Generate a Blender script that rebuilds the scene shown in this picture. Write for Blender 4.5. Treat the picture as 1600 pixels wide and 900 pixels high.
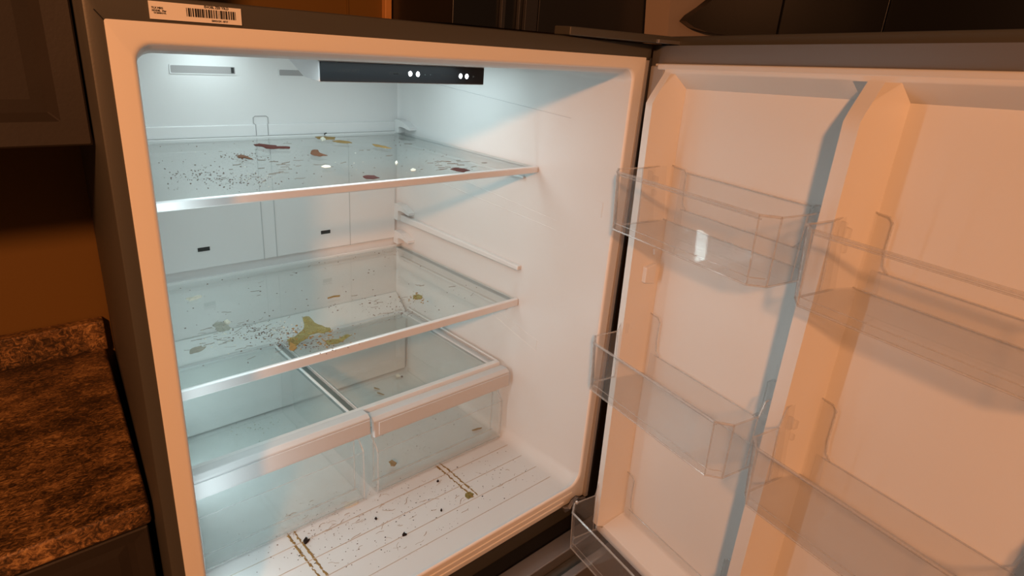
import bpy, bmesh, math, random
import numpy as np
from mathutils import Vector, Matrix
random.seed(7)
for o in list(bpy.data.objects): bpy.data.objects.remove(o, do_unlink=True)
sc = bpy.context.scene
COL = sc.collection

# ------------------------------------------------------------------ camera
CAM = np.array([-0.13738, -0.69450, 0.00556])
RM = np.array([[0.74047204, -0.66816596, 0.07249417],
               [-0.19233333, -0.31402006, -0.92973076],
               [0.64397907, 0.67449659, -0.36103366]])      # rows: right, down, forward
FPX = 983.31
cd = bpy.data.cameras.new('camera'); cam = bpy.data.objects.new('camera', cd); COL.objects.link(cam)
cd.sensor_fit = 'HORIZONTAL'; cd.sensor_width = 36.0; cd.lens = FPX / 1600 * 36.0
cd.clip_start = 0.02; cd.clip_end = 50
M = Matrix.Identity(4)
for i in range(3):
    M[i][0] = RM[0][i]; M[i][1] = -RM[1][i]; M[i][2] = -RM[2][i]; M[i][3] = CAM[i]
cam.matrix_world = M
sc.camera = cam

# ------------------------------------------------------------------ world, lamps, exposure
w = bpy.data.worlds.new('room_dark'); sc.world = w; w.use_nodes = True
bg = w.node_tree.nodes['Background']; bg.inputs[0].default_value = (1.0, 0.62, 0.38, 1); bg.inputs[1].default_value = 0.085

def lamp(name, kind, loc, energy, color, size=0.1, size_y=None, rot=(0, 0, 0), spread=None):
    d = bpy.data.lights.new(name, kind); d.energy = energy; d.color = color
    if kind == 'AREA':
        d.shape = 'RECTANGLE' if size_y else 'SQUARE'; d.size = size
        if size_y: d.size_y = size_y
        if spread: d.spread = spread
    else:
        d.shadow_soft_size = size
    o = bpy.data.objects.new(name, d); COL.objects.link(o); o.location = loc; o.rotation_euler = rot
    return o
WARM = (1.0, 0.395, 0.150)
COOL = (0.79, 0.97, 1.0)
lamp('kitchen_ceiling_lamp', 'POINT', (-1.14, -1.60, 0.64), 181, WARM, 0.075)
lamp('fridge_led_front', 'AREA', (0.44, 0.39, -0.034), 1.42, COOL, 0.52, 0.22)
lamp('added_fill_ceiling_front', 'AREA', (0.27, 0.052, -0.0315), 0.24, COOL, 0.38, 0.036)  # unseen cool fill, added to brighten the front floor and door
lamp('added_fill_rear_left', 'AREA', (0.0868, 0.48, -0.70), 0.75, COOL, 0.30, 0.05, (0, -math.pi / 2, 0))  # added fill out of view, brightens the crisper zone
lamp('added_fill_left_wall', 'AREA', (0.060, 0.17, -0.52), 0.95, COOL, 0.72, 0.03, (0, -math.pi / 2, 0))  # added fill hidden behind the left frame, lifts the lower interior
lamp('fridge_led_rear', 'AREA', (0.30, 0.655, -0.0365), 0.035, COOL, 0.09, 0.03)
sc.view_settings.view_transform = 'Standard'; sc.view_settings.look = 'None'
sc.view_settings.exposure = 0.0; sc.view_settings.gamma = 1.0; sc.view_settings.use_curve_mapping = False

sc.cycles.transparent_max_bounces = 64; sc.cycles.max_bounces = 16; sc.cycles.diffuse_bounces = 6; sc.cycles.glossy_bounces = 6   # many clear sheets lie behind one another

# ------------------------------------------------------------------ helpers
def on_plane(px, py, axis, val):
    """point of the world plane axis = val that the photograph shows at pixel px, py"""
    d = RM.T @ np.array([(px - 800) / FPX, (py - 450) / FPX, 1.0])
    t = (val - CAM[axis]) / d[axis]
    return CAM + t * d

TH = 1.3898
DO = np.array([0.82, -0.012, 0.0]); UA = np.array([-math.cos(TH), -math.sin(TH), 0]); NA = np.array([-math.sin(TH), math.cos(TH), 0])
def dw(u, v, z): return tuple(DO + u * UA + v * NA + np.array([0, 0, z]))

# ---- materials
def newmat(name):
    m = bpy.data.materials.new(name); m.use_nodes = True
    return m, m.node_tree, m.node_tree.nodes['Principled BSDF']
def plain(name, col, rough=0.5, metal=0.0, bump=0.0, bscale=200, var=0.0, vscale=8, spec=0.5, coat=0.0):
    m, nt, b = newmat(name)
    b.inputs['Base Color'].default_value = (*col, 1); b.inputs['Roughness'].default_value = rough; b.inputs['Metallic'].default_value = metal
    b.inputs['Specular IOR Level'].default_value = spec; b.inputs['Coat Weight'].default_value = coat
    tc = nt.nodes.new('ShaderNodeTexCoord')
    if var:
        n = nt.nodes.new('ShaderNodeTexNoise'); n.inputs['Scale'].default_value = vscale; n.inputs['Detail'].default_value = 5
        nt.links.new(tc.outputs['Object'], n.inputs['Vector'])
        mx = nt.nodes.new('ShaderNodeMix'); mx.data_type = 'RGBA'
        mx.inputs['A'].default_value = (*[c * (1 - var) for c in col], 1); mx.inputs['B'].default_value = (*[min(1, c * (1 + var)) for c in col], 1)
        nt.links.new(n.outputs['Fac'], mx.inputs['Factor']); nt.links.new(mx.outputs['Result'], b.inputs['Base Color'])
    if bump:
        n2 = nt.nodes.new('ShaderNodeTexNoise'); n2.inputs['Scale'].default_value = bscale
        nt.links.new(tc.outputs['Object'], n2.inputs['Vector'])
        bp = nt.nodes.new('ShaderNodeBump'); bp.inputs['Strength'].default_value = bump; bp.inputs['Distance'].default_value = 0.001
        nt.links.new(n2.outputs['Fac'], bp.inputs['Height']); nt.links.new(bp.outputs['Normal'], b.inputs['Normal'])
    return m
def clear(name, tint, ior=1.45, rough=0.02, haze=0.0, hazecol=(0.8, 0.8, 0.8), dirt=0.0, dscale=9):
    """thin clear sheet: straight transmission, Fresnel mirror, and a faint diffuse film"""
    m = bpy.data.materials.new(name); m.use_nodes = True; nt = m.node_tree; nt.nodes.clear()
    out = nt.nodes.new('ShaderNodeOutputMaterial')
    tr = nt.nodes.new('ShaderNodeBsdfTransparent'); tr.inputs[0].default_value = (*tint, 1)
    gl = nt.nodes.new('ShaderNodeBsdfGlossy'); gl.inputs['Roughness'].default_value = rough
    fr = nt.nodes.new('ShaderNodeFresnel')
    ge = nt.nodes.new('ShaderNodeNewGeometry'); mi = nt.nodes.new('ShaderNodeMapRange')     # same reflectance from both sides of the sheet
    mi.inputs['To Min'].default_value = ior; mi.inputs['To Max'].default_value = 1 / ior
    nt.links.new(ge.outputs['Backfacing'], mi.inputs['Value']); nt.links.new(mi.outputs['Result'], fr.inputs[0])
    df = nt.nodes.new('ShaderNodeBsdfDiffuse'); df.inputs[0].default_value = (*hazecol, 1)
    m1 = nt.nodes.new('ShaderNodeMixShader'); m2 = nt.nodes.new('ShaderNodeMixShader')
    m1.inputs[0].default_value = haze
    if dirt:
        tc = nt.nodes.new('ShaderNodeTexCoord'); n = nt.nodes.new('ShaderNodeTexNoise'); n.inputs['Scale'].default_value = dscale; n.inputs['Detail'].default_value = 8
        n.inputs['Roughness'].default_value = 0.7
        nt.links.new(tc.outputs['Object'], n.inputs['Vector'])
        mr = nt.nodes.new('ShaderNodeMapRange'); mr.inputs['From Min'].default_value = 0.42; mr.inputs['From Max'].default_value = 0.75
        mr.inputs['To Min'].default_value = haze; mr.inputs['To Max'].default_value = haze + dirt
        nt.links.new(n.outputs['Fac'], mr.inputs['Value']); nt.links.new(mr.outputs['Result'], m1.inputs[0])
    nt.links.new(tr.outputs[0], m1.inputs[1]); nt.links.new(df.outputs[0], m1.inputs[2])
    nt.links.new(fr.outputs[0], m2.inputs[0]); nt.links.new(m1.outputs[0], m2.inputs[1]); nt.links.new(gl.outputs[0], m2.inputs[2])
    nt.links.new(m2.outputs[0], out.inputs[0])
    return m
def emis(name, col, s):
    m, nt, b = newmat(name)
    b.inputs['Base Color'].default_value = (*col, 1); b.inputs['Emission Color'].default_value = (*col, 1); b.inputs['Emission Strength'].default_value = s
    return m

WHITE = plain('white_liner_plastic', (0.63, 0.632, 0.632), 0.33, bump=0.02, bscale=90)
DOORW = plain('lit_white_door_plastic', (0.715, 0.71, 0.70), 0.33, bump=0.02, bscale=90)  # liner white made lighter, so the colour carries the door's stronger light
FRAMEW = plain('lit_white_frame_plastic', (0.80, 0.79, 0.77), 0.42)  # same white as the liner, lightened in place of brighter light on the frame
GREYW = plain('light_grey_plastic', (0.54, 0.55, 0.56), 0.35)
STEEL = plain('dark_painted_steel', (0.075, 0.072, 0.062), 0.45, 0.2, bump=0.05, bscale=500)
STEEL2 = plain('brushed_dark_steel', (0.24, 0.235, 0.24), 0.38, 0.6, bump=0.04, bscale=400)
SATIN = plain('satin_silver_trim', (0.74, 0.745, 0.75), 0.3, 0.35)
BLACK = plain('black_rubber', (0.012, 0.012, 0.013), 0.5)
GASK = plain('grey_gasket_rubber', (0.30, 0.29, 0.29), 0.5)
DARKP = plain('slot_black_plastic', (0.02, 0.022, 0.022), 0.5)
PANELB = plain('gloss_black_panel', (0.015, 0.0175, 0.020), 0.35, spec=0.2)
LETTER = plain('printed_black_lettering', (0.002, 0.002, 0.002), 0.6)
GLASS = clear('shelf_glass', (0.962, 0.985, 0.978), 1.45, 0.015, 0.018, (0.62, 0.70, 0.68), 0.05, 7)
GLASSEDGE = clear('shelf_glass_green_edge', (0.45, 0.62, 0.57), 1.5, 0.05, 0.25, (0.35, 0.48, 0.45))
CLEAR = clear('clear_bin_plastic', (0.985, 0.985, 0.985), 1.31, 0.03, 0.028, (0.8, 0.8, 0.8))
RIM = clear('clear_bin_edge', (0.90, 0.90, 0.90), 1.5, 0.12, 0.16, (0.95, 0.95, 0.95))
DRAWER = clear('clear_drawer_plastic', (0.986, 0.992, 0.992), 1.26, 0.02, 0.014, (0.85, 0.9, 0.9), 0.02, 12)
LEDM = emis('led_white', (0.93, 0.98, 1.0), 9)
LENS = emis('led_lens', (0.85, 1.0, 1.0), 6)
PAPER = plain('label_paper', (0.80, 0.78, 0.74), 0.6)
INK = plain('label_ink', (0.015, 0.015, 0.015), 0.7)

# ---- meshes
def setp(o, label=None, cat=None, group=None, kind=None):
    if label: o['label'] = label
    if cat: o['category'] = cat
    if group: o['group'] = group
    if kind: o['kind'] = kind
    return o
def empty(name, loc, label, cat, group=None):
    o = bpy.data.objects.new(name, None); COL.objects.link(o); o.location = loc; o.empty_display_size = 0.05
    return setp(o, label, cat, group)
def origin(parent):
    v = Vector((0, 0, 0)); p = parent
    while p: v += p.location; p = p.parent
    return v
class MB:
    def __init__(s): s.v = []; s.f = []
    def add(s, vs, fs):
        n = len(s.v); s.v += [tuple(map(float, v)) for v in vs]; s.f += [tuple(i + n for i in f) for f in fs]; return s
    def hexa(s, p):   # 8 points: bottom 4 loop, top 4 loop
        return s.add(p, [(0, 3, 2, 1), (4, 5, 6, 7), (0, 1, 5, 4), (1, 2, 6, 5), (2, 3, 7, 6), (3, 0, 4, 7)])
    def box(s, x0, x1, y0, y1, z0, z1):
        return s.hexa([(x0, y0, z0), (x1, y0, z0), (x1, y1, z0), (x0, y1, z0), (x0, y0, z1), (x1, y0, z1), (x1, y1, z1), (x0, y1, z1)])
    def dbox(s, u0, u1, v0, v1, z0, z1, wf=None):
        p = [(u0, v0, z0), (u1, v0, z0), (u1, v1, z0), (u0, v1, z0), (u0, v0, z1), (u1, v0, z1), (u1, v1, z1), (u0, v1, z1)]
        return s.hexa([dw(*(wf(*q) if wf else q)) for q in p])
    def slab(s, pts, off):
        n = len(pts); a = [tuple(p) for p in pts]; b = [tuple(np.array(p) + np.array(off)) for p in pts]
        fs = [tuple(range(n)), tuple(range(2 * n - 1, n - 1, -1))]
        fs += [((i + 1) % n, i, n + i, n + (i + 1) % n) for i in range(n)]
        return s.add(a + b, fs)
    def loft(s, loops, cap0=False, cap1=False, closed=True):
        n = len(loops[0]); base = len(s.v)
        vs = [p for l in loops for p in l]; fs = []
        for k in range(len(loops) - 1):
            for i in range(n if closed else n - 1):
                j = (i + 1) % n; fs.append((k * n + i, k * n + j, (k + 1) * n + j, (k + 1) * n + i))
        if cap0: fs.append(tuple(range(n)))
        if cap1: fs.append(tuple((len(loops) - 1) * n + i for i in range(n)))
        return s.add(vs, fs)
    def tube(s, path, r, seg=6, closed=False):
        P = [Vector(p) for p in path]; n = len(P); loops = []
        for i, p in enumerate(P):
            if closed: a, b = P[i - 1], P[(i + 1) % n]
            else: a, b = P[max(0, i - 1)], P[min(n - 1, i + 1)]
            t = (b - a).normalized(); ref = Vector((0, 0, 1)) if abs(t.z) < 0.9 else Vector((1, 0, 0))
            e1 = t.cross(ref).normalized(); e2 = t.cross(e1)
            loops.append([tuple(p + r * (math.cos(2 * math.pi * k / seg) * e1 + math.sin(2 * math.pi * k / seg) * e2)) for k in range(seg)])
        if closed: loops.append(loops[0]); return s.loft(loops)
        return s.loft(loops, True, True)
    def build(s, name, mat, parent=None, bevel=0, seg=2, smooth=False, label=None, cat=None, group=None, kind=None, loc=None):
        if parent is not None: org = origin(parent)
        elif loc is not None: org = Vector(loc)
        else:
            a = np.array(s.v); org = Vector(((a[:, 0].min() + a[:, 0].max()) / 2, (a[:, 1].min() + a[:, 1].max()) / 2, a[:, 2].min()))
        me = bpy.data.meshes.new(name); me.from_pydata([tuple(Vector(v) - org) for v in s.v], [], s.f)
        bm = bmesh.new(); bm.from_mesh(me); bmesh.ops.recalc_face_normals(bm, faces=bm.faces); bm.to_mesh(me); bm.free()
        me.materials.append(mat)
        if smooth or bevel:
            for p in me.polygons: p.use_smooth = True
        o = bpy.data.objects.new(name, me); COL.objects.link(o)
        if parent is not None: o.parent = parent
        else: o.location = org
        if bevel:
            b = o.modifiers.new('bevel', 'BEVEL'); b.width = bevel; b.segments = seg; b.limit_method = 'ANGLE'; b.angle_limit = 0.6; b.harden_normals = True
        elif smooth:
            try: me.set_sharp_from_angle(angle=0.7)
            except Exception: pass
        return setp(o, label, cat, group, kind)
def rrect(x0, x1, z0, z1, r, y, n=6):
    """rounded rectangle loop in the xz plane; r = radii (bl, br, tr, tl)"""
    out = []
    for (cx, cz, a0, rr) in ((x0 + r[0], z0 + r[0], math.pi, r[0]), (x1 - r[1], z0 + r[1], 1.5 * math.pi, r[1]), (x1 - r[2], z1 - r[2], 0, r[2]), (x0 + r[3], z1 - r[3], 0.5 * math.pi, r[3])):
        for k in range(n + 1):
            a = a0 + k / n * math.pi / 2; out.append((cx + rr * math.cos(a), y, cz + rr * math.sin(a)))
    return out
def text_mb(body, size, org, ex, ez, off, bold=0.0):
    """flat lettering as a mesh: ex reading direction, ez up, off out of the surface"""
    c = bpy.data.curves.new('t', 'FONT'); c.body = body; c.size = size; c.resolution_u = 2; c.offset = bold
    t = bpy.data.objects.new('t', c); COL.objects.link(t)
    dg = bpy.context.evaluated_depsgraph_get(); me = bpy.data.meshes.new_from_object(t.evaluated_get(dg))
    mb = MB(); o = np.array(org) + np.array(off); ex = np.array(ex); ez = np.array(ez)
    mb.add([tuple(o + ex * v.co.x + ez * v.co.y) for v in me.vertices], [tuple(p.vertices) for p in me.polygons])
    bpy.data.objects.remove(t, do_unlink=True); bpy.data.curves.remove(c); bpy.data.meshes.remove(me)
    return mb

LT = 0.128                     # the cabinet narrows on its left towards the wall
LX = lambda y: 0.0228 + LT * y # left inner wall
def RX(y): return 0.7718 - 0.0195 * y
ZF = -0.882                    # inner floor

# ================================================================== the room
WALLM = plain('orange_painted_wall', (0.17, 0.085, 0.010), 0.7, bump=0.15, bscale=300, var=0.06, vscale=3)
MB().box(-2.6, 2.6, 0.76, 0.86, -1.70, 1.0).build('wall_back', WALLM, kind='structure')
FLOORM = plain('brown_floor_tile', (0.16, 0.12, 0.09), 0.45, var=0.2, vscale=5)
MB().box(-2.6, 2.6, -2.6, 0.86, -1.75, -1.70).build('floor', FLOORM, kind='structure')

# ================================================================== refrigerator
fr = empty('refrigerator', (0.40, 0.36, -1.70), 'open bottom freezer refrigerator with dark case and lit white interior', 'refrigerator')
# outer steel case
CX0, CX1, CZ0, CZ1 = -0.0155, 0.816, -0.936, 0.0225
rr4 = lambda r: (r, r, r, r)
def cas(y, inset=0.0, zlow=CZ0): return rrect(CX0 + LT * max(0, y) * 0.96 + inset, CX1 - inset, zlow + inset, CZ1 - inset, rr4(0.004), y)
inner0 = rrect(0.0, 0.80, -0.926, 0.0, rr4(0.002), 0.0015)
mb = MB().loft([rrect(0.001, 0.799, -0.925, -0.001, rr4(0.002), 0.02), rrect(0.0006, 0.7994, -0.9256, -0.0006, rr4(0.002), 0.0016), cas(0.0012, 0.0035), cas(0.0022, 0.0012), cas(0.005, 0.0), cas(0.74)], cap1=True)
mb.v = [(x, y + (max(0.0, -0.880 - z) * 0.18 if (z < -0.9 and y < .05) else 0.0), z) for x, y, z in mb.v]
case = mb.build('outer_case', STEEL, fr, smooth=True)
MB().box(CX0 + 0.03, CX1, 0.03, 0.74, -1.66, -0.94).build('freezer_case', STEEL, fr, bevel=0.004)
# mitre seam at the flange corner
for a, b in (((146, 14), (162, 31)),):
    A = on_plane(*a, 1, 0.0008); B = on_plane(*b, 1, 0.0008)
    MB().tube([A, B], 0.0005).build('corner_seam', BLACK, case)
# front frame + liner
fo = rrect(0.0, 0.80, -0.926, 0.0, rr4(0.002), 0.0)
RI = (0.028, 0.030, 0.018, 0.016)
def opn(y, g): return rrect(0.0228 - g + LT * max(0, y - .01), 0.7718 + g - 0.0195 * max(0, y - .01), -0.8740 - g, -0.0204 + g, RI, y)
mb = MB().loft([rrect(0.001, 0.799, -0.925, -0.001, rr4(0.002), 0.012), fo, rrect(0.0008, 0.7992, -0.9252, -0.0008, rr4(0.002), -0.0001), opn(-0.0001, 0.0050), opn(0.0001, 0.0032), opn(0.0012, 0.0012), opn(0.004, 0.0)])
lean = lambda z: max(0.0, -0.880 - z) * 0.18
mb.v = [(x, y + lean(z), z) for x, y, z in mb.v]
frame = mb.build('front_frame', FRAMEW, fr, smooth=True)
mb = MB().loft([opn(0.004, 0.0), rrect(0.0232, 0.7714, -0.8785, -0.0245, RI, 0.009), rrect(0.0235, 0.7712, ZF, -0.028, RI, 0.018),
                rrect(LX(.62), RX(.62), ZF - .002, -0.031, (0.022, 0.022, 0.015, 0.015), 0.62), rrect(LX(.69), RX(.69), ZF - .002, -0.031, (0.022, 0.022, 0.015, 0.015), 0.690),
                rrect(LX(.70) + .008, RX(.70) - .008, ZF + .006, -0.039, (0.016, 0.016, 0.01, 0.01), 0.70)], cap1=True)
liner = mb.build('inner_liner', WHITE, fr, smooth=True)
# ridges along the bottom of the frame
for z, h in ((-0.893, 0.0022), (-0.911, 0.0022)):
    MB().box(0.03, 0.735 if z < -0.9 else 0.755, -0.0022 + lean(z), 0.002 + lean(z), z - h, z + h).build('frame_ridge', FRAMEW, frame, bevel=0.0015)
# sloping rear ledge behind the crisper drawers
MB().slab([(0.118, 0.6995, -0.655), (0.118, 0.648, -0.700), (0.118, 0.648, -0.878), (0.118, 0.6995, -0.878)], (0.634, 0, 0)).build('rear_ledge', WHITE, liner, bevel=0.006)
# back panel: mouldings, seams, vents
YB = 0.7
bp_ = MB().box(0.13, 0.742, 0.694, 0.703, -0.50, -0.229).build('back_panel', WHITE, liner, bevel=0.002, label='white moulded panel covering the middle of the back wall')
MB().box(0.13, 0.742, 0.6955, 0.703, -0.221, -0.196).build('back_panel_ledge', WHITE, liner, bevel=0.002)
for (x, z0, z1) in ((0.3905, -0.500, -0.234), (0.4205, -0.500, -0.234), (0.610, -0.500, -0.234), (0.150, -0.500, -0.30)):
    MB().box(x - 0.0007, x + 0.0007, 0.6932, 0.695, z0, z1).build('panel_seam', plain('seam_grey', (0.42, 0.43, 0.43), .5) if x == 0.3905 else bpy.data.materials['seam_grey'], bp_)  # thin grey strip marking each panel seam
# U-shaped knock-out outline above the upper shelf
U = [(0.393, -0.219), (0.393, -0.196), (0.390, -0.194), (0.390, -0.182), (0.394, -0.179), (0.418, -0.179), (0.422, -0.182), (0.422, -0.194), (0.419, -0.196), (0.419, -0.219)]
MB().tube([(x, 0.6992 if z > -.195 else 0.695, z) for x, z in U], 0.0007, 4).build('clip_outline', GASK, liner)
for (x0, x1, z0, z1) in ((0.238, 0.360, -0.0945, -0.0805), (0.453, 0.575, -0.0945, -0.0825)):
    g = MB()
    g.loft([rrect(x0, x1, z0, z1, rr4(0.002), 0.6985, 3), rrect(x0 - .002, x1 + .002, z0 - .002, z1 + .002, rr4(0.002), 0.6985, 3), rrect(x0 - .002, x1 + .002, z0 - .002, z1 + .002, rr4(0.002), 0.7, 3)])
    vent = g.build('air_vent', WHITE, liner, smooth=True)
    MB().box(x0, x1, 0.6988, 0.6996, z0, z1).build('vent_recess', GASK, vent)
    MB().box(x1 - .008, x1 - .002, 0.6984, 0.6992, z0 + .002, z1 - .001).build('vent_opening', DARKP, vent)
for (x0, x1, z0, z1) in ((0.2485, 0.2735, -0.4600, -0.4510), (0.531, 0.556, -0.4610, -0.4520)):
    s_ = MB().loft([rrect(x0, x1, z0, z1, rr4(.001), 0.6928, 2), rrect(x0 - .002, x1 + .002, z0 - .002, z1 + .002, rr4(.001), 0.6928, 2), rrect(x0 - .002, x1 + .002, z0 - .002, z1 + .002, rr4(.001), 0.6945, 2)]).build('sensor_slot', WHITE, bp_)
    MB().box(x0, x1, 0.6932, 0.6938, z0, z1).build('slot_opening', DARKP, s_)
# shelf brackets and the bare shelf rail on the right wall
def bracket(zt, h, name='shelf_bracket'):
    xr = RX(.66)
    prof = [(0.698, zt - .004), (0.690, zt), (0.660, zt - .002), (0.628, zt - .014), (0.628, zt - .020), (0.662, zt - .016), (0.676, zt - .018), (0.676, zt - h), (0.698, zt - h)]
    return MB().slab([(xr + 0.004, y, z) for y, z in prof], (-0.024, 0, 0)).build(name, WHITE, liner)
bracket(-0.190, 0.032); bracket(-0.404, 0.044); bracket(-0.478, 0.035)
for (y0, y1, z, wd, hh) in ((0.229, 0.684, -0.441, 0.011, 0.011),):
    pts = []
    MB().hexa([(RX(y0) - wd, y0, z - hh), (RX(y0) + .004, y0, z - hh), (RX(y1) + .004, y1, z - hh), (RX(y1) - wd, y1, z - hh),
               (RX(y0) - wd, y0, z), (RX(y0) + .004, y0, z), (RX(y1) + .004, y1, z + .008), (RX(y1) - wd, y1, z + .008)]).build('shelf_rail', WHITE, liner, bevel=0.003)
for (y0, y1, z) in ((0.238, 0.684, -0.247), (0.262, 0.684, -0.551)):
    MB().hexa([(RX(y0) - .007, y0, z - .006), (RX(y0) + .004, y0, z - .006), (RX(y1) + .004, y1, z - .006), (RX(y1) - .007, y1, z - .006),
               (RX(y0) - .007, y0, z), (RX(y0) + .004, y0, z), (RX(y1) + .004, y1, z), (RX(y1) - .007, y1, z)]).build('shelf_rail', WHITE, liner, bevel=0.002)
# faint moulded lines on the right wall
for (y0, y1, za, zb) in ((0.141, 0.60, -0.319, -0.284), (0.142, 0.60, -0.338, -0.314), (0.163, 0.36, -0.621, -0.575), (0.16, 0.30, -0.595, -0.572), (0.13, 0.62, -0.117, -0.090)):
    MB().tube([(RX(y0) - .0001, y0, za), (RX(y1) - .0001, y1, zb)], 0.0007, 4).build('moulded_line', WHITE if za != -.117 else GREYW, liner)
MB().tube([(RX(.163), .163, -.595), (RX(.163), .163, -.621)], 0.0006, 4).build('moulded_line', WHITE, liner)
mb = MB().box(0.7705, 0.7722, 0.030, 0.062, -0.286, -0.257).build('wall_plug', WHITE, liner, bevel=0.0006)
# LED lenses on the inner ceiling
MB().box(0.23, 0.37, 0.60, 0.65, -0.0360, -0.0305).build('light_lens', LENS, liner, bevel=0.002, label='bright LED lens at the back of the ceiling')
# floor grooves
for y in (0.205, 0.155, 0.105, 0.06):
    MB().box(0.06, 0.755, y - .0006, y + .0006, ZF - .0005, ZF + .0004).build('floor_groove', plain('groove_grey', (0.50, 0.46, 0.41), 0.6) if y == 0.205 else bpy.data.materials['groove_grey'], liner)

# control panel under the inner ceiling
cp = MB().slab([(0.241, 0.080, -0.0270), (0.241, 0.080, -0.0565), (0.241, 0.122, -0.0545), (0.241, 0.182, -0.0300), (0.241, 0.182, -0.0270)], (0.268, 0, 0)).build('control_panel', GREYW, fr, bevel=0.002)
cf = MB().box(0.2425, 0.5065, 0.0775, 0.0805, -0.0555, -0.0320).build('control_face', PANELB, cp, bevel=0.0006, label='glossy black strip with four white indicator lights')
for x, z in ((0.3745, -0.0432), (0.3870, -0.0435), (0.4620, -0.0443), (0.4735, -0.0444)):
    n = 14; mb = MB().slab([(x + 0.0030 * math.cos(2 * math.pi * k / n) * (1 if k % 2 == 0 else .94), 0.0772, z + 0.0034 * math.sin(2 * math.pi * k / n)) for k in range(n)], (0, 0.0012, 0))
    mb.build('indicator_light', LEDM, cf)
GHOST = plain('grey_symbol', (0.10, 0.13, 0.13), 0.4)
text_mb('LUXSE ART', 0.0062, (0.2655, 0.0774, -0.0440), (1, 0, 0), (0, 0, 1), (0, 0, 0), 0.0001).build('lettering', LETTER, cf)
text_mb('______________', 0.0026, (0.2715, 0.0774, -0.0462), (1, 0, 0), (0, 0, 1), (0, 0, 0)).build('lettering', LETTER, cf)
text_mb('ZEMMAL', 0.0056, (0.3405, 0.0774, -0.0452), (1, 0, 0), (0, 0, 1), (0, 0, 0), 0.0001).build('lettering', LETTER, cf)
text_mb('Premium', 0.0052, (0.4280, 0.0774, -0.0462), (1, 0, 0), (0, 0, 1), (0, 0, 0), 0.0001).build('lettering', LETTER, cf)
for x, z, r in ((0.3205, -0.0425, 0.0011), (0.3995, -0.0440, 0.0008), (0.4085, -0.0438, 0.0007), (0.4160, -0.0444, 0.0012)):
    MB().slab([(x - r, .0773, z - r), (x + r, .0773, z), (x - r, .0773, z + r)], (0, .001, 0)).build('symbol', LETTER if r > .001 else GHOST, cf)
MB().slab([(0.4850, .0773, -.0462), (0.4885, .0773, -.0446), (0.4850, .0773, -.0430)], (0, .001, 0)).build('symbol', GHOST, cf)

# sticker on the upper flange
st = MB().box(0.0375, 0.1210, -0.0004, 0.0008, 0.0028, 0.0182).build('barcode_label', PAPER, fr, label='pale paper sticker with barcode and garbled print')
EX, EZ = (1, 0, 0), (0, 0, 1); sy = (0, -0.0006, 0)
for body, size, x, z in (('TLX MEG', 0.0024, 0.0395, 0.0118), ('MODEL  Mer', 0.0022, 0.0397, 0.0095), ('TX B60001717L', 0.0016, 0.0410, 0.0077), ('EHOBL ZE0 Y0LD', 0.0030, 0.0860, 0.0160), ('50MOCM - 8717', 0.0022, 0.0920, 0.0042)):
    text_mb(body, size, (x, 0, z), EX, EZ, sy, 0.00012).build('sticker_print', INK, st)
mb = MB(); x = 0.0695; rnd = random.Random(3)
while x < 0.1150:
    wd = rnd.choice((.0004, .0006, .0008, .0013, .0018)); g = rnd.choice((.0004, .0006, .0009))
    mb.add([(x, -.0006, .0072), (x + wd, -.0006, .0072), (x + wd, -.0006, .0148), (x, -.0006, .0148)], [(0, 1, 2, 3)]); x += wd + g
mb.build('barcode', INK, st)

# hinges and gasket strips
hg = MB().slab([(0.600, -0.004, 0.0235), (0.600, 0.030, 0.0235), (0.865, 0.020, 0.0235), (0.866, -0.028, 0.0235), (0.815, -0.030, 0.0235)], (0, 0, 0.0125)).build('hinge_cover', STEEL, fr, bevel=0.002)
MB().box(0.785, 0.862, -0.0315, -0.024, 0.0238, 0.0300).build('hinge_plate', STEEL2, hg, bevel=0.001)
MB().box(0.7995, 0.8085, -0.0012, 0.012, -0.925, -0.004).build('side_trim', GASK, fr, bevel=0.001)
MB().box(0.8085, 0.8145, -0.0018, 0.012, -0.93, 0.0).build('side_gasket', BLACK, fr, bevel=0.001)
lh = MB().slab([(0.728, -0.004, -0.918), (0.738, -0.012, -0.918), (0.748, -0.012, -0.905), (0.762, -0.012, -0.902), (0.775, -0.012, -0.912), (0.790, -0.012, -0.916), (0.800, -0.004, -0.930), (0.735, -0.004, -0.934)], (0, 0.008, 0)).build('lower_hinge', STEEL2, fr, bevel=0.001)
MB().tube([(0.756, -0.016, -0.909), (0.756, -0.006, -0.909)], 0.004, 10).build('hinge_screw', SATIN, lh)
# freezer drawer below
fz = MB().box(-0.012, 0.840, -0.012, 0.03, -1.60, -0.992).build('freezer_drawer', BLACK, fr, bevel=0.003, label='closed freezer drawer with dark steel front')
MB().box(-0.012, 0.840, -0.052, -0.012, -1.60, -0.978).build('drawer_rear_rail', STEEL2, fz, bevel=0.003)
MB().box(-0.012, 0.840, -0.085, -0.052, -1.60, -1.004).build('handle_pocket', STEEL, fz, bevel=0.003)
MB().box(-0.012, 0.840, -0.104, -0.085, -1.60, -0.985).build('drawer_front_edge', STEEL2, fz, bevel=0.003)

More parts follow.
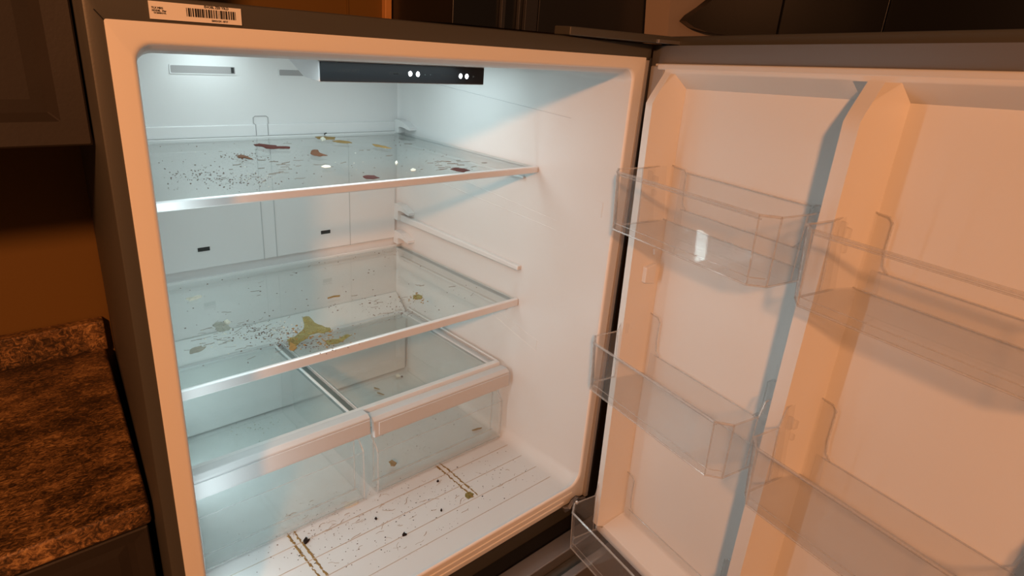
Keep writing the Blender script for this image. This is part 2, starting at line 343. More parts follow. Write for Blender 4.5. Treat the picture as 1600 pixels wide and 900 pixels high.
# ---- the open door
def warp(u, v, z):
    s = 1.0 if z > -0.08 else max(0.0, 1 - (-0.08 - z) / 0.14)
    k = max(0.0, 1 - u / 0.36) if u < 0.36 else 0.0
    return (u + 0.028 * max(0.0, -z - .1) * k, v, z + 0.047 * max(u, 0) * s)
dr = empty('door', (0, 0, 0), None, None); dr.parent = fr; dr.location = Vector(DO) - fr.location; dr['label'] = 'refrigerator door swung open, with white liner and two columns of shelves'
DW_, DB = 0.80, -0.972
def D(mb_name, boxes, mat, bevel=0.002, parent=dr):
    m = MB()
    for b in boxes: m.dbox(*b, wf=warp)
    return m.build(mb_name, mat, parent, bevel=bevel)
D('outer_skin', [(-0.030, DW_ + .012, -0.085, -0.028, DB - .02, 0.036)], STEEL, 0.004)
D('metal_edge', [(-0.018, -0.004, -0.027, -0.001, DB - .008, 0.0205), (-0.004, DW_, -0.027, -0.001, -0.0125, 0.0205), (-0.004, DW_, -0.027, -0.001, DB - .008, DB - .001), (DW_ - .02, DW_, -0.027, -0.001, DB - .001, -0.0125)], STEEL2, 0)
for bx in ((0.006, DW_ - .02, -0.0005, 0.0085, -0.0185, -0.0080), (-0.012, 0.022, -0.0005, 0.007, DB + .01, -0.012)):
    D('door_gasket', [bx], WHITE if bx[0] > 0 else GASK, 0.003)
# liner as a grid: profile along u and z
us = [-0.006, 0.0235, 0.0255, 0.0385, 0.0410, 0.0480, 0.20, 0.330, 0.3560, 0.3775, 0.3800, 0.3970, 0.3995, 0.4180, 0.56, 0.705, 0.735, 0.737, 0.750, 0.7525, 0.785]
kind = [0, 0, 1, 1, 1, 2, 2, 2, 2, 1, 1, 1, 1, 2, 2, 2, 1, 1, 1, 0, 0]     # 0 flange, 1 rib, 2 panel
zs = [DB, DB + .006, DB + .010, DB + .024, DB + .028, DB + .045, -0.80, -0.55, -0.30, -0.20, -0.12, -0.085, -0.072, -0.060, -0.047, -0.0240, -0.0215, -0.0155, -0.0130, -0.0085]
VR, VP = 0.040, -0.026
def vtop(z):     # how far the ribs stand out at height z: they slope back towards the top
    if z > -0.0225: return 0.008
    if z > -0.072: return 0.008 + (VR - 0.008) * min(1, (-0.0225 - z) / 0.0475)
    return VR
verts, faces = [], []
for z in zs:
    zb_ = z - DB
    for u, k in zip(us, kind):
        if z >= -0.0100 or zb_ < 0.004: v = 0.0
        elif z > -0.0225: v = 0.008 if k else 0.0
        elif z > -0.0465 and k == 2: v = 0.008 + (VP - 0.008) * (-0.0225 - z) / 0.0245
        elif zb_ <= 0.026: v = 0.030 if k else 0.0
        elif k == 0: v = 0.0
        elif k == 1: v = vtop(z)
        else: v = VP
        if k == 2 and 0.026 < zb_ < 0.03: v = 0.028
        verts.append(dw(*warp(u, v, z)))
n = len(us)
for r in range(len(zs) - 1):
    for c in range(n - 1): faces.append((r * n + c, r * n + c + 1, (r + 1) * n + c + 1, (r + 1) * n + c))
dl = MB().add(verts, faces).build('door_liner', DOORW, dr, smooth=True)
for u0, z in ((0.046, -0.360),):
    m = MB()
    m.slab([dw(*warp(u0 - .004, 0.012, z)), dw(*warp(u0 - .004, -0.012, z + .006)), dw(*warp(u0 - .004, -0.012, z - .034)), dw(*warp(u0 - .004, 0.012, z - .030))], tuple(0.012 * UA))
    m.build('bin_lug', DOORW, dl, bevel=0.002)
    MB().slab([dw(*warp(u0 - .004, -.004, z + .034)), dw(*warp(u0 - .004, -0.014, z + .036)), dw(*warp(u0 - .004, -.014, z + .026)), dw(*warp(u0 - .004, -.006, z + .022))], tuple(0.009 * UA)).build('bin_lug', DOORW, dl, bevel=0.001)

# ================================================================== door bins
def door_bin(u0, u1, zb, zt, ztab, zback, label, full_back=False, vf=0.120):
    vb, ch, t = -0.0225, 0.020, 0.0026
    root = empty('door_bin', dw((u0 + u1) / 2, 0.05, zb), label, 'door bin', 'clear plastic bins hung inside the door')
    n2 = np.array([0, 0, 0])
    tp = 0.006                                        # walls draw in towards the bottom
    top = [(u0, vf - ch), (u0 + ch, vf), (u1 - ch, vf), (u1, vf - ch)]
    bot = [(u0 + tp * .6, vf - ch - tp), (u0 + ch + tp * .2, vf - tp), (u1 - ch - tp * .2, vf - tp), (u1 - tp * .6, vf - ch - tp)]
    def wall(a, b, c, d, off): return [dw(*a), dw(*b), dw(*c), dw(*d)]
    m = MB()
    m.slab([dw(*bot[1], zb), dw(*bot[2], zb), dw(*top[2], zt), dw(*top[1], zt)], tuple(-t * NA)); m.build('front_wall', CLEAR, root)
    for s, (i, j) in ((1, (0, 1)), (-1, (3, 2))):
        d = (s * UA - NA) / math.sqrt(2) * t
        MB().slab([dw(*bot[i], zb), dw(*bot[j], zb), dw(*top[j], zt), dw(*top[i], zt)], tuple(d)).build('corner_wall', CLEAR, root)
    vs_ = 0.045
    for s, uu, ub in ((1, u0, u0 + tp * .6), (-1, u1, u1 - tp * .6)):
        MB().slab([dw(ub, vb, zb), dw(ub, vf - ch - tp, zb), dw(uu, vf - ch, zt), dw(uu, vs_, zt), dw(uu, vs_ - .008, max(zt, ztab - .010)), dw(uu, vb, ztab)], tuple(s * t * UA)).build('side_wall', CLEAR, root)
        # tab against the door with its moulded hook
        uo = uu + s * 0.040
        tb = MB().slab([dw(ub, vb, zb), dw(uo + s * .006, vb, zb), dw(uo + s * .003, vb, zback + .01), dw(uo, vb, zback + .03), dw(uo, vb, ztab - .008), dw(uo - s * .006, vb, ztab - .003), dw(uu, vb, ztab)], tuple(t * NA)).build('end_tab', CLEAR, root)
        zc = (ztab + zt) / 2 - 0.030 if ztab - zt < .02 else zt - .006
        hk = MB()
        for (v0, z0, h, wv) in ((0.012, zc, .016, .010), (0.026, zc + .003, .022, .008), (0.012, zc - .020, .012, .007)):
            a = uu + s * t; hk.slab([dw(a, v0, z0), dw(a, v0 + wv, z0), dw(a, v0 + wv, z0 + h), dw(a, v0, z0 + h - .003)], tuple(s * 0.007 * UA))
        hk.build('hook', CLEAR, tb, bevel=0.0012)
        # edges of the tab and of the side wall
        MB().tube([dw(uu, vf - ch, zt), dw(uu, vs_, zt), dw(uu, vs_ - .008, max(zt, ztab - .010)), dw(uu, vb + .001, ztab), dw(uo - s * .006, vb + .001, ztab - .003), dw(uo, vb + .001, ztab - .010), dw(uo, vb + .001, zback + .03), dw(uo + s * .003, vb + .001, zback + .010), dw(uo + s * .012, vb + .001, zback)], 0.0014).build('rim', RIM, root)
        MB().tube([dw(uu + s * .001, vs_, zt), dw(ub + s * .001, vs_ - .004, zb + .003)], 0.0011).build('rib', RIM, root)
        MB().tube([dw(ub, vb + .002, zb + .002), dw(uu, vb + .002, ztab)], 0.0012).build('rib', RIM, root)
    MB().slab([dw(u0 + .03, vb, zb), dw(u1 - .03, vb, zb), dw(u1 - .03, vb, ztab - .006 if full_back else zback), dw(u0 + .03, vb, ztab - .006 if full_back else zback)], tuple(t * NA)).build('back_wall', CLEAR, root)
    MB().tube([dw(u0 + .04, vb + .001, zback), dw(u1 - .04, vb + .001, zback)], 0.0012).build('rim', RIM, root)
    if full_back: MB().tube([dw(u0 + .04, vb + .001, ztab - .006), dw(u1 - .04, vb + .001, ztab - .006)], 0.0012).build('rim', RIM, root)
    MB().slab([dw(u0 + .004, vb, zb), dw(bot[0][0], bot[0][1], zb), dw(*bot[1], zb), dw(*bot[2], zb), dw(*bot[3], zb), dw(u1 - .004, vb, zb)], (0, 0, t)).build('floor_panel', CLEAR, root)
    # heavier moulded edges: front rim (a doubled bead), corners, lower edge
    MB().tube([dw(*top[0], zt), dw(*top[1], zt), dw(*top[2], zt), dw(*top[3], zt)], 0.0022).build('rim', RIM, root)
    MB().tube([dw(top[1][0], top[1][1] - .006, zt - .006), dw(top[2][0], top[2][1] - .006, zt - .006)], 0.0014).build('rim', RIM, root)
    for i in range(4):
        MB().tube([dw(*bot[i], zb + .001), dw(*top[i], zt)], 0.0013).build('corner_edge', RIM, root)
    MB().tube([dw(u0 + .004, vb, zb)] + [dw(*b, zb) for b in bot] + [dw(u1 - .004, vb, zb)], 0.0016).build('lower_edge', RIM, root)
    MB().tube([dw(bot[0][0] + .004, bot[0][1], zb + .010), dw(bot[1][0], bot[1][1] - .004, zb + .010), dw(bot[2][0], bot[2][1] - .004, zb + .010), dw(bot[3][0] - .004, bot[3][1], zb + .010)], 0.0008).build('lower_edge', RIM, root)
    MB().tube([dw(u0 + .006, vb + .004, zb + .003), dw(u1 - .006, vb + .004, zb + .003)], 0.0010).build('lower_edge', RIM, root)
    return root
door_bin(0.0455, 0.3660, -0.2745, -0.1770, -0.1740, -0.245, 'clear plastic door bin nearest the top hinge, hinge side column', full_back=True)
door_bin(0.0430, 0.3670, -0.5870, -0.4890, -0.4560, -0.535, 'clear plastic door bin in the hinge side column, between an upper and a lower one')
door_bin(0.0480, 0.3690, -0.9640, -0.8720, -0.8200, -0.905, 'clear plastic door bin lowest on the hinge side, over the dark freezer drawer')
door_bin(0.4020, 0.7320, -0.2735, -0.1755, -0.1640, -0.240, 'wide clear plastic door bin on the upper far right, cut by the photo edge')
door_bin(0.4020, 0.7320, -0.5840, -0.4870, -0.4450, -0.535, 'wide clear plastic door bin on the lower right, running out of the bottom corner')

# ================================================================== glass shelves
def shelf(z, yf, yb, zbk, label, trim_h):
    root = empty('glass_shelf', (0.42, 0.45, z - 0.012), label, 'shelf', 'glass shelves in the refrigerator')
    xl, xlb = LX(yf) + .004, LX(yb) + .004; xr, xrb = RX(yf) - .004, RX(yb) - .004
    MB().hexa([(xl, yf, z - .0045), (xr, yf, z - .0045), (xrb, yb, z - .0045), (xlb, yb, z - .0045), (xl, yf, z - .0005), (xr, yf, z - .0005), (xrb, yb, z - .0005), (xlb, yb, z - .0005)]).build('glass_pane', GLASS, root)
    # front trim: bright top face, rounded front
    prof = [(yf + .007, z + .0006), (yf + .001, z + .0006), (yf - .0015, z - .001), (yf - .002, z - trim_h + .002), (yf, z - trim_h), (yf + .007, z - trim_h)]
    MB().slab([(xl - .001, y, zz) for y, zz in prof], (xr - xl + .003, 0, 0)).build('front_trim', SATIN, root, bevel=0.0008)
    MB().box(xlb, xrb, yb - .004, yb, z - .006, z + .0015).build('back_trim', WHITE, root, bevel=0.0008)
    for a, b, s in ((xl, xlb, 1), (xr, xrb, -1)):
        MB().hexa([(a, yf + .007, z - .006), (a + s * .014, yf + .007, z - .006), (b + s * .014, yb - .004, z - .006), (b, yb - .004, z - .006), (a, yf + .007, z - .0045), (a + s * .014, yf + .007, z - .0045), (b + s * .014, yb - .004, z - .0045), (b, yb - .004, z - .0045)]).build('side_support', GREYW, root)
    return root
Z1, Z2, Z3 = -0.2216, -0.5191, -0.688
shelf(Z1, 0.204, 0.692, 0, 'upper glass shelf with white front trim, smeared with dried sauce', 0.0125)
shelf(Z2, 0.230, 0.690, 0, 'lower glass shelf stained by a large yellow spill, above the crisper drawers', 0.0170)

# crisper cover
cc = empty('crisper_cover', (0.42, 0.45, Z3 - .014), 'glass crisper cover with pale frame lying directly over both drawers', 'drawer cover')
yf, yb = 0.262, 0.645
MB().hexa([(LX(yf) + .004, yf, Z3 - .012), (0.757, yf, Z3 - .012), (0.757, yf + .015, Z3 - .012), (LX(yf) + .006, yf + .015, Z3 - .012),
           (LX(yf) + .004, yf + .002, Z3), (0.757, yf + .002, Z3), (0.757, yf + .015, Z3), (LX(yf) + .006, yf + .015, Z3)]).build('front_bar', SATIN, cc, bevel=0.0015)
MB().hexa([(LX(yf) + .006, yf + .015, Z3 - .008), (0.730, yf + .015, Z3 - .008), (0.724, yb, Z3 - .008), (LX(yb) + .006, yb, Z3 - .008),
           (LX(yf) + .006, yf + .015, Z3 - .004), (0.730, yf + .015, Z3 - .004), (0.724, yb, Z3 - .004), (LX(yb) + .006, yb, Z3 - .004)]).build('glass_pane', GLASS, cc)
MB().hexa([(0.730, yf + .015, Z3 - .014), (0.738, yf + .015, Z3 - .014), (0.732, yb, Z3 - .014), (0.724, yb, Z3 - .014),
           (0.730, yf + .015, Z3 - .001), (0.738, yf + .015, Z3 - .001), (0.732, yb, Z3 - .001), (0.724, yb, Z3 - .001)]).build('side_rail', GREYW, cc, bevel=0.0015)
MB().hexa([(0.738, yf + .015, Z3 - .014), (0.756, yf + .015, Z3 - .014), (0.752, yb, Z3 - .014), (0.732, yb, Z3 - .014),
           (0.738, yf + .015, Z3 - .010), (0.756, yf + .015, Z3 - .010), (0.752, yb, Z3 - .010), (0.732, yb, Z3 - .010)]).build('side_ledge', GREYW, cc)
MB().tube([(0.757, yf + .01, Z3 - .003), (0.753, yb, Z3 - .003)], 0.003).build('side_bead', WHITE, cc)
MB().box(LX(yb) + .006, 0.732, yb - .014, yb, Z3 - .012, Z3 - .003).build('back_bar', GREYW, cc, bevel=0.003)
MB().box(0.3775, 0.3935, yf + .012, yb - .01, Z3 - .020, Z3 - .0085).build('centre_support', plain('dark_green_grey_plastic', (0.10, 0.13, 0.13), 0.4), cc, bevel=0.001)
for x in (0.3768, 0.3942):
    MB().box(x - .0011, x + .0011, yf + .013, yb - .012, Z3 - .0095, Z3 - .0035).build('support_edge', WHITE, cc)

# crisper drawers
def drawer(x0, x1, xb0, zt, label):
    root = empty('vegetable_crisper', ((x0 + x1) / 2, 0.44, ZF + .003), label, 'drawer', 'clear crisper drawers')
    zb = ZF + .0025; t = 0.0025; y0, y1 = 0.250, 0.632
    top = zt - .012
    # front of stepped profile
    prof = [(0.262, zt - .040), (0.258, zt - .062), (0.236, zt - .084), (0.2345, zb + .004), (0.240, zb)]
    for (ya, za), (yb_, zb_) in zip(prof[:-1], prof[1:]):
        MB().slab([(x0 + .012, ya, za), (x1 - .012, ya, za), (x1 - .012, yb_, zb_), (x0 + .012, yb_, zb_)], (0, t, 0.0005)).build('front_panel', DRAWER, root)
    # inner front wall of the tray and its lower step
    MB().slab([(x0 + .014, 0.266, zt - .045), (x1 - .014, 0.266, zt - .045), (x1 - .016, 0.262, zb + .012), (x0 + .016, 0.262, zb + .012)], (0, t, 0)).build('inner_front', DRAWER, root)
    MB().box(x0 + .014, x1 - .014, 0.240, 0.264, zb + .010, zb + .012).build('front_step', DRAWER, root)
    MB().slab([(x0 + .010, 0.240, zb), (x1 - .010, 0.240, zb), (x1 - .010, y1, zb), (xb0 + .010, y1, zb)], (0, 0, t)).build('drawer_floor', DRAWER, root)
    MB().slab([(x0 + .004, 0.262, top), (x0 + .010, 0.240, zb), (xb0 + .010, y1, zb), (xb0 + .004, y1, top)], (t, 0, 0)).build('side_wall', DRAWER, root)
    MB().slab([(x1 - .004, 0.262, top), (x1 - .010, 0.240, zb), (x1 - .010, y1, zb), (x1 - .004, y1, top)], (-t, 0, 0)).build('side_wall', DRAWER, root)
    MB().slab([(xb0 + .004, y1, top), (x1 - .004, y1, top), (x1 - .010, y1, zb), (xb0 + .010, y1, zb)], (0, -t, 0)).build('back_wall', DRAWER, root)
    # handle
    h = MB().slab([(x0, 0.262, zt - .003), (x0, 0.238, zt), (x0, 0.229, zt - .006), (x0, 0.227, zt - .042), (x0, 0.236, zt - .044), (x0, 0.240, zt - .012), (x0, 0.262, zt - .012)], (x1 - x0, 0, 0)).build('handle', GREYW, root, bevel=0.0018)
    MB().box(x0 + .010, x1 - .002, 0.2262, 0.2285, zt - .0385, zt - .0095).build('handle_inset', GREYW, h, bevel=0.001)
    # moulded edges
    E_ = MB()
    for x in (x0 + .012, x1 - .012):
        MB().tube([(x, y + .0005, z) for y, z in prof], 0.0019).build('edge', RIM, root)
        MB().tube([(x + (.006 if x < (x0 + x1) / 2 else -.006), 0.264, zt - .045), (x + (.006 if x < (x0 + x1) / 2 else -.006), 0.263, zb + .012)], 0.0012).build('edge', RIM, root)
    MB().tube([(x0 + .012, 0.235, zt - .084), (x1 - .012, 0.235, zt - .084)], 0.0007).build('edge', RIM, root)
    MB().tube([(x0 + .010, 0.2365, zb + .002), (x1 - .010, 0.2365, zb + .002)], 0.0022).build('edge', RIM, root)
    MB().tube([(x0 + .014, 0.262, zb + .012), (x1 - .014, 0.262, zb + .012)], 0.0019).build('edge', RIM, root)
    MB().tube([(x0 + .004, 0.262, top), (xb0 + .004, y1, top), (x1 - .004, y1, top), (x1 - .004, 0.262, top)], 0.0018).build('edge', RIM, root)
    return root
drawer(LX(.24) + .010, 0.3945, LX(.64) + .006, -0.680, 'left clear crisper drawer with grey handle, partly hidden by the frame')
drawer(0.4025, 0.7580, 0.4025, -0.693, 'right clear crisper drawer with grey handle, next to the white side wall')

# ================================================================== dried food, crumbs, specks
def smat(name, col, rough=0.7): return plain(name, col, max(rough, .6), var=0.25, vscale=160, bump=0.3, bscale=300, spec=0.08)
S_RED = smat('dried_red_sauce', (0.085, 0.022, 0.017), 0.35); S_BRN = smat('dried_brown_sauce', (0.11, 0.050, 0.028)); S_TAN = smat('dried_tan_sauce', (0.25, 0.16, 0.06))
S_YEL = clear('dried_yellow_spill', (0.84, 0.81, 0.62), 1.1, 0.3, 0.16, (0.30, 0.25, 0.09), 0.75, 70)
S_WHT = smat('white_food_flake', (0.66, 0.64, 0.55)); S_BLK = smat('black_crumb', (0.02, 0.014, 0.012)); S_GRY = smat('grey_food_film', (0.33, 0.32, 0.27))
def blob(name, pix, zp, mat, label, cat, thick=0.0012, group=None, sub=1, jit=0.06):
    """a thin spill whose outline is given on the shelf plane z = zp"""
    P = [on_plane(px, py, 2, zp) for px, py in pix]
    c = sum(P) / len(P); out = []
    rnd = random.Random(hash((pix[0], len(pix))) % 9999)
    for i in range(len(P)):
        a, b = P[i], P[(i + 1) % len(P)]
        for k in range(2 * sub):
            q = a + (b - a) * k / (2 * sub); q = c + (q - c) * (1 + rnd.uniform(-jit, jit)); out.append(q)
    n = len(out); m = MB()
    rings = []
    for f, h in ((1.0, 0.0), (0.97, 0.6), (0.8, 1.0), (0.4, 0.85)):
        rings.append([(c[0] + (q[0] - c[0]) * f, c[1] + (q[1] - c[1]) * f, zp + h * thick * (1 + 0.3 * math.sin(7 * i))) for i, q in enumerate(out)])
    m.loft(rings, cap0=True, cap1=True)
    return m.build(name, mat, None, smooth=True, label=label, cat=cat, group=group, loc=(c[0], c[1], zp))
ZA = Z1 - 0.0003; ZB_ = Z2 - 0.0003; ZFL = ZF - 0.0003
blob('sauce_smear', [(397, 226), (405, 225), (420, 226.5), (432, 227), (434, 229), (452, 229.5), (453, 232.5), (436, 232), (425, 233), (416, 232), (410, 229), (399, 228)], ZA, S_RED, 'long dark red sauce smear near the back of the upper shelf', 'stain')
blob('sauce_smear', [(368, 243), (376, 242), (384, 244), (396, 248), (390, 249), (382, 247), (372, 247)], ZA, S_BRN, 'brown crumbly sauce patch at upper shelf centre left', 'stain', jit=.25)
blob('sauce_smear', [(486, 236), (491, 234), (497, 234.5), (500, 239), (511, 243), (500, 244.5), (491, 243), (484, 240)], ZA, S_BRN, 'reddish brown sauce spot with a thin curved tail on the upper shelf', 'stain', jit=.12)
tail = [on_plane(px, py, 2, ZA) for px, py in ((492, 242), (480, 245), (468, 250), (460, 256))]
blob('sauce_smear', [(492, 214), (505, 213.5), (524, 214.5), (523, 218), (510, 218), (497, 217)], ZA, S_TAN, 'tan sauce streak at the back edge of the upper shelf', 'stain')
blob('sauce_smear', [(518, 220), (530, 219.5), (546, 221.5), (551, 223.5), (538, 224), (524, 222)], ZA, S_TAN, 'thin tan sauce streak just right of the other one, upper shelf back', 'stain')
blob('sauce_smear', [(579, 225), (590, 226), (602, 228.5), (613, 232), (600, 231), (588, 229)], ZA, S_TAN, 'faint tan streak farthest right at the back of the upper shelf', 'stain', 0.0006, jit=.2)
blob('sauce_smear', [(566, 276), (572, 274.5), (585, 274.5), (593, 278), (584, 280), (573, 279.5)], ZA, S_RED, 'red sauce spot touching the middle of the upper shelf front trim', 'stain')
blob('sauce_smear', [(704, 264.5), (712, 263), (727, 264), (735, 266.5), (724, 269), (713, 267.5)], ZA, S_RED, 'red sauce spot at the right front of the upper shelf', 'stain', jit=.12)
blob('food_flake', [(501, 260.5), (508, 258.5), (516, 259.5), (517, 261.5), (508, 262.5)], ZA, S_WHT, 'white food flake in the middle of the upper shelf', 'food crumb', 0.0012)
blob('food_flake', [(641, 265.5), (645, 263.5), (650, 265), (649, 267.5), (643, 267.5)], ZA, S_WHT, 'white food flake near the right front of the upper shelf', 'food crumb', 0.0012)
blob('food_flake', [(617, 254.5), (620, 252.5), (622, 256), (619, 258.5)], ZA, S_WHT, 'smaller white flake behind the right front one on the upper shelf', 'food crumb', 0.0025)
blob('food_flake', [(500, 217), (505, 216), (509, 218.5), (503, 220.5)], ZA, S_WHT, 'white flake lying on the tan streak of the upper shelf', 'food crumb', 0.003)
blob('black_crumb', [(506, 208.5), (509, 207.5), (511, 209.5), (507, 211)], ZA, S_BLK, 'black crumb against the back trim of the upper shelf', 'food crumb', 0.004)
# the lower shelf: yellow spill and flakes
blob('yellow_spill', [(472, 495), (483, 495), (492, 503), (503, 509), (517, 512), (515, 518), (505, 521), (496, 520), (484, 524), (478, 530), (470, 534), (463, 541), (456, 546), (450, 539), (449, 531), (459, 528), (466, 521), (474, 515), (475, 507)], ZB_, S_YEL, 'large yellow dried spill in the middle of the lower shelf', 'stain', 0.0012, jit=.07)
blob('yellow_spill', [(454, 536), (461, 539), (466, 544), (459, 549), (452, 545)], ZB_, S_TAN, 'brown thickened end of the yellow spill on the lower shelf', 'stain', 0.002, jit=.3)
blob('yellow_spill', [(506, 533), (517, 531), (530, 530), (538, 524), (549, 521), (540, 529), (527, 536), (511, 539)], ZB_, S_YEL, 'thin yellow spatter right of the big spill on the lower shelf', 'stain', 0.0008, jit=.35)
blob('yellow_spill', [(647, 462), (653, 459), (660, 461), (659, 466), (651, 469), (646, 467)], ZB_, S_YEL, 'small yellow spot at the right of the lower shelf', 'stain', 0.0015, jit=.3)
blob('food_flake', [(291, 467.5), (300, 467), (309, 463), (315, 461.5), (316, 464), (307, 468), (297, 470.5)], ZB_, S_WHT, 'curled white food flake at the left of the lower shelf', 'food crumb', 0.003)
blob('food_flake', [(350, 503), (356, 501), (360, 504), (357, 507.5), (352, 506)], ZB_, S_WHT, 'white flake on a grey film patch on the lower shelf', 'food crumb', 0.003)
blob('food_film', [(331, 508), (346, 502), (355, 508), (363, 513), (350, 518), (339, 517)], ZB_, clear('grey_food_smear', (.85, .85, .8), 1.3, .3, .25, (.45, .45, .40), .3, 80), 'greyish dried film patch on the lower shelf', 'stain', 0.0006, jit=.2)
blob('food_film', [(296, 547), (304, 543), (314, 541), (321, 542), (316, 548), (304, 552), (297, 553)], ZB_, S_GRY, 'grey brown leaf shaped flake at the left front of the lower shelf', 'food crumb', 0.0015, jit=.15)
blob('straw_bit', [(511, 465.5), (522, 462.5), (531, 461.5), (531, 463.5), (522, 464.5), (512, 467)], ZB_, S_TAN, 'thin tan stalk on the lower shelf', 'food crumb', 0.0012)
# crumbs in the drawers and on the floor
ZD = ZF + 0.0048
for pix, mat, lab in (([(584, 605), (590, 607), (594, 608.5), (590, 609), (584, 607)], S_TAN, 'short tan stalk in the right drawer, farther back of two'),
                      ([(588, 612.5), (594, 614), (601, 617), (598, 617.5), (590, 615)], S_TAN, 'short tan stalk in the right drawer, nearer of two'),
                      ([(618, 586), (623, 584.5), (626, 588), (620, 590)], S_WHT, 'white flake on the floor of the right drawer'),
                      ([(626, 588), (629, 587), (630, 589.5), (627, 590)], S_BRN, 'brown crumb beside the white flake in the right drawer'),
                      ([(737, 672), (746, 669), (753, 668), (752, 670), (744, 672.5), (738, 673.5)], S_TAN, 'tan stalk at the right end of the right drawer')):
    blob('food_crumb', pix, ZD, mat, lab, 'food crumb', 0.0012)
blob('food_crumb', [(607, 722), (612, 720), (620, 724), (617, 729), (611, 728)], ZF + .017, S_TAN, 'tan lump inside the front step of the right drawer', 'food crumb', 0.003, jit=.15)
for pix, mat, lab, th_ in (([(474, 846), (478, 841), (481, 842), (480, 845), (484, 843.5), (479, 850), (475, 850.5)], S_BLK, 'jagged black crumb on the fridge floor, left', .004),
                       ([(628, 836.5), (632, 833.5), (633, 835.5), (636, 835), (635, 837), (629, 838.5)], S_BLK, 'jagged black crumb on the fridge floor, middle', .004),
                       ([(585.5, 811), (587, 809), (589.5, 811), (587.5, 813)], S_BLK, 'round black crumb on the fridge floor', .003),
                       ([(688, 798), (689.5, 796), (691, 798), (689.5, 800)], S_BLK, 'small round black crumb near the fridge floor front', .003),
                       ([(682, 752.5), (685, 751.5), (686, 753), (683, 753.8)], S_BLK, 'small oval black crumb by the brown track', .003),
                       ([(727, 771), (733, 768), (741, 771), (739, 777), (732, 780), (727, 776)], S_YEL, 'round tan stain on the fridge floor, right', .0006),
                       ([(536, 791), (545, 785), (556, 781), (561, 783), (558, 788), (547, 793), (538, 794.5)], S_WHT, 'pale dried puddle in front of the left drawer', .0008)):
    blob('floor_crumb', pix, ZFL, mat, lab, 'food crumb', th_, jit=.1)

def specks(name, zp, n, region, sizes, mat, label, seed, cat='specks', dens=None):
    """uncounted tiny specks lying on a surface: region(u, v) gives x, y"""
    rnd = random.Random(seed); m = MB()
    for i in range(n):
        x, y = region(rnd); s = rnd.uniform(*sizes); k = rnd.choice((5, 6)); a0 = rnd.random() * 6; st_ = rnd.uniform(.6, 1.6)
        lo, hi = [], []
        for j in range(k):
            a = a0 + 2 * math.pi * j / k; r = s * rnd.uniform(.6, 1.2)
            dx, dy = r * math.cos(a) * st_, r * math.sin(a)
            lo.append((x + dx, y + dy, zp)); hi.append((x + dx * .6, y + dy * .6, zp + s * .5))
        m.loft([lo, hi], cap1=True)
    return m.build(name, mat, None, label=label, cat=cat, kind='stuff')
def quad(pix, zp):
    C4 = [on_plane(px, py, 2, zp)[:2] for px, py in pix]
    def f(r):
        a, b = r.random(), r.random()
        return (C4[0] * (1 - a) + C4[1] * a) * (1 - b) + (C4[3] * (1 - a) + C4[2] * a) * b
    return f
def gaus(px, py, sx, sy, zp):
    def f(r):
        return on_plane(r.gauss(px, sx), r.gauss(py, sy), 2, zp)[:2]
    return f
def mix(fs):
    def f(r): return r.choice(fs)(r)
    return f
specks('dirt_specks', ZA, 420, mix([quad([(250, 225), (620, 212), (780, 262), (255, 305)], ZA), gaus(385, 282, 30, 7, ZA), gaus(310, 275, 30, 10, ZA), gaus(380, 246, 14, 4, ZA)]), (.0005, .0014), S_BRN, 'tiny brown specks scattered over the upper shelf', 11)
specks('white_specks', ZA, 50, mix([gaus(385, 280, 20, 6, ZA), quad([(300, 225), (620, 212), (740, 262), (300, 300)], ZA)]), (.0005, .0013), S_WHT, 'tiny white specks scattered over the upper shelf', 12)
specks('dirt_specks', ZB_, 480, mix([quad([(280, 445), (610, 385), (780, 465), (300, 590)], ZB_), gaus(600, 480, 35, 10, ZB_), gaus(430, 520, 40, 12, ZB_), gaus(395, 520, 25, 8, ZB_), gaus(480, 538, 30, 5, ZB_)]), (.0005, .0017), S_BRN, 'tiny brown specks scattered over the lower shelf', 13)
specks('white_specks', ZB_, 70, mix([gaus(350, 535, 30, 10, ZB_), gaus(420, 510, 30, 10, ZB_)]), (.0006, .0018), S_WHT, 'tiny pale scuffs scattered over the lower shelf', 14)
specks('dirt_specks', ZFL, 480, mix([quad([(480, 820), (790, 690), (860, 740), (640, 880)], ZFL), gaus(640, 770, 60, 22, ZFL), gaus(520, 800, 40, 16, ZFL), gaus(500, 850, 60, 20, ZFL)]), (.0004, .0011), S_BRN, 'tiny brown specks scattered over the fridge floor', 15)
specks('dirt_specks', ZFL, 45, quad([(440, 870), (790, 690), (860, 745), (600, 900)], ZFL), (.0007, .0016), S_BLK, 'black specks scattered over the fridge floor', 16)
specks('dirt_specks', ZD, 60, mix([gaus(395, 665, 25, 10, ZD), quad([(320, 690), (520, 640), (540, 660), (330, 720)], ZD)]), (.0007, .0022), S_GRY, 'dark specks on the floor of the left crisper drawer', 17)
specks('dirt_specks', ZD, 40, mix([gaus(700, 640, 25, 12, ZD), gaus(640, 690, 30, 15, ZD)]), (.0006, .0015), S_BRN, 'brown specks on the floor of the right crisper drawer', 18)
specks('yellow_specks', ZB_, 130, mix([gaus(470, 530, 22, 9, ZB_), gaus(515, 530, 22, 6, ZB_), gaus(440, 522, 25, 10, ZB_), gaus(650, 464, 8, 4, ZB_)]), (.0008, .0026), S_TAN, 'tan spatter around the yellow spill on the lower shelf', 19)
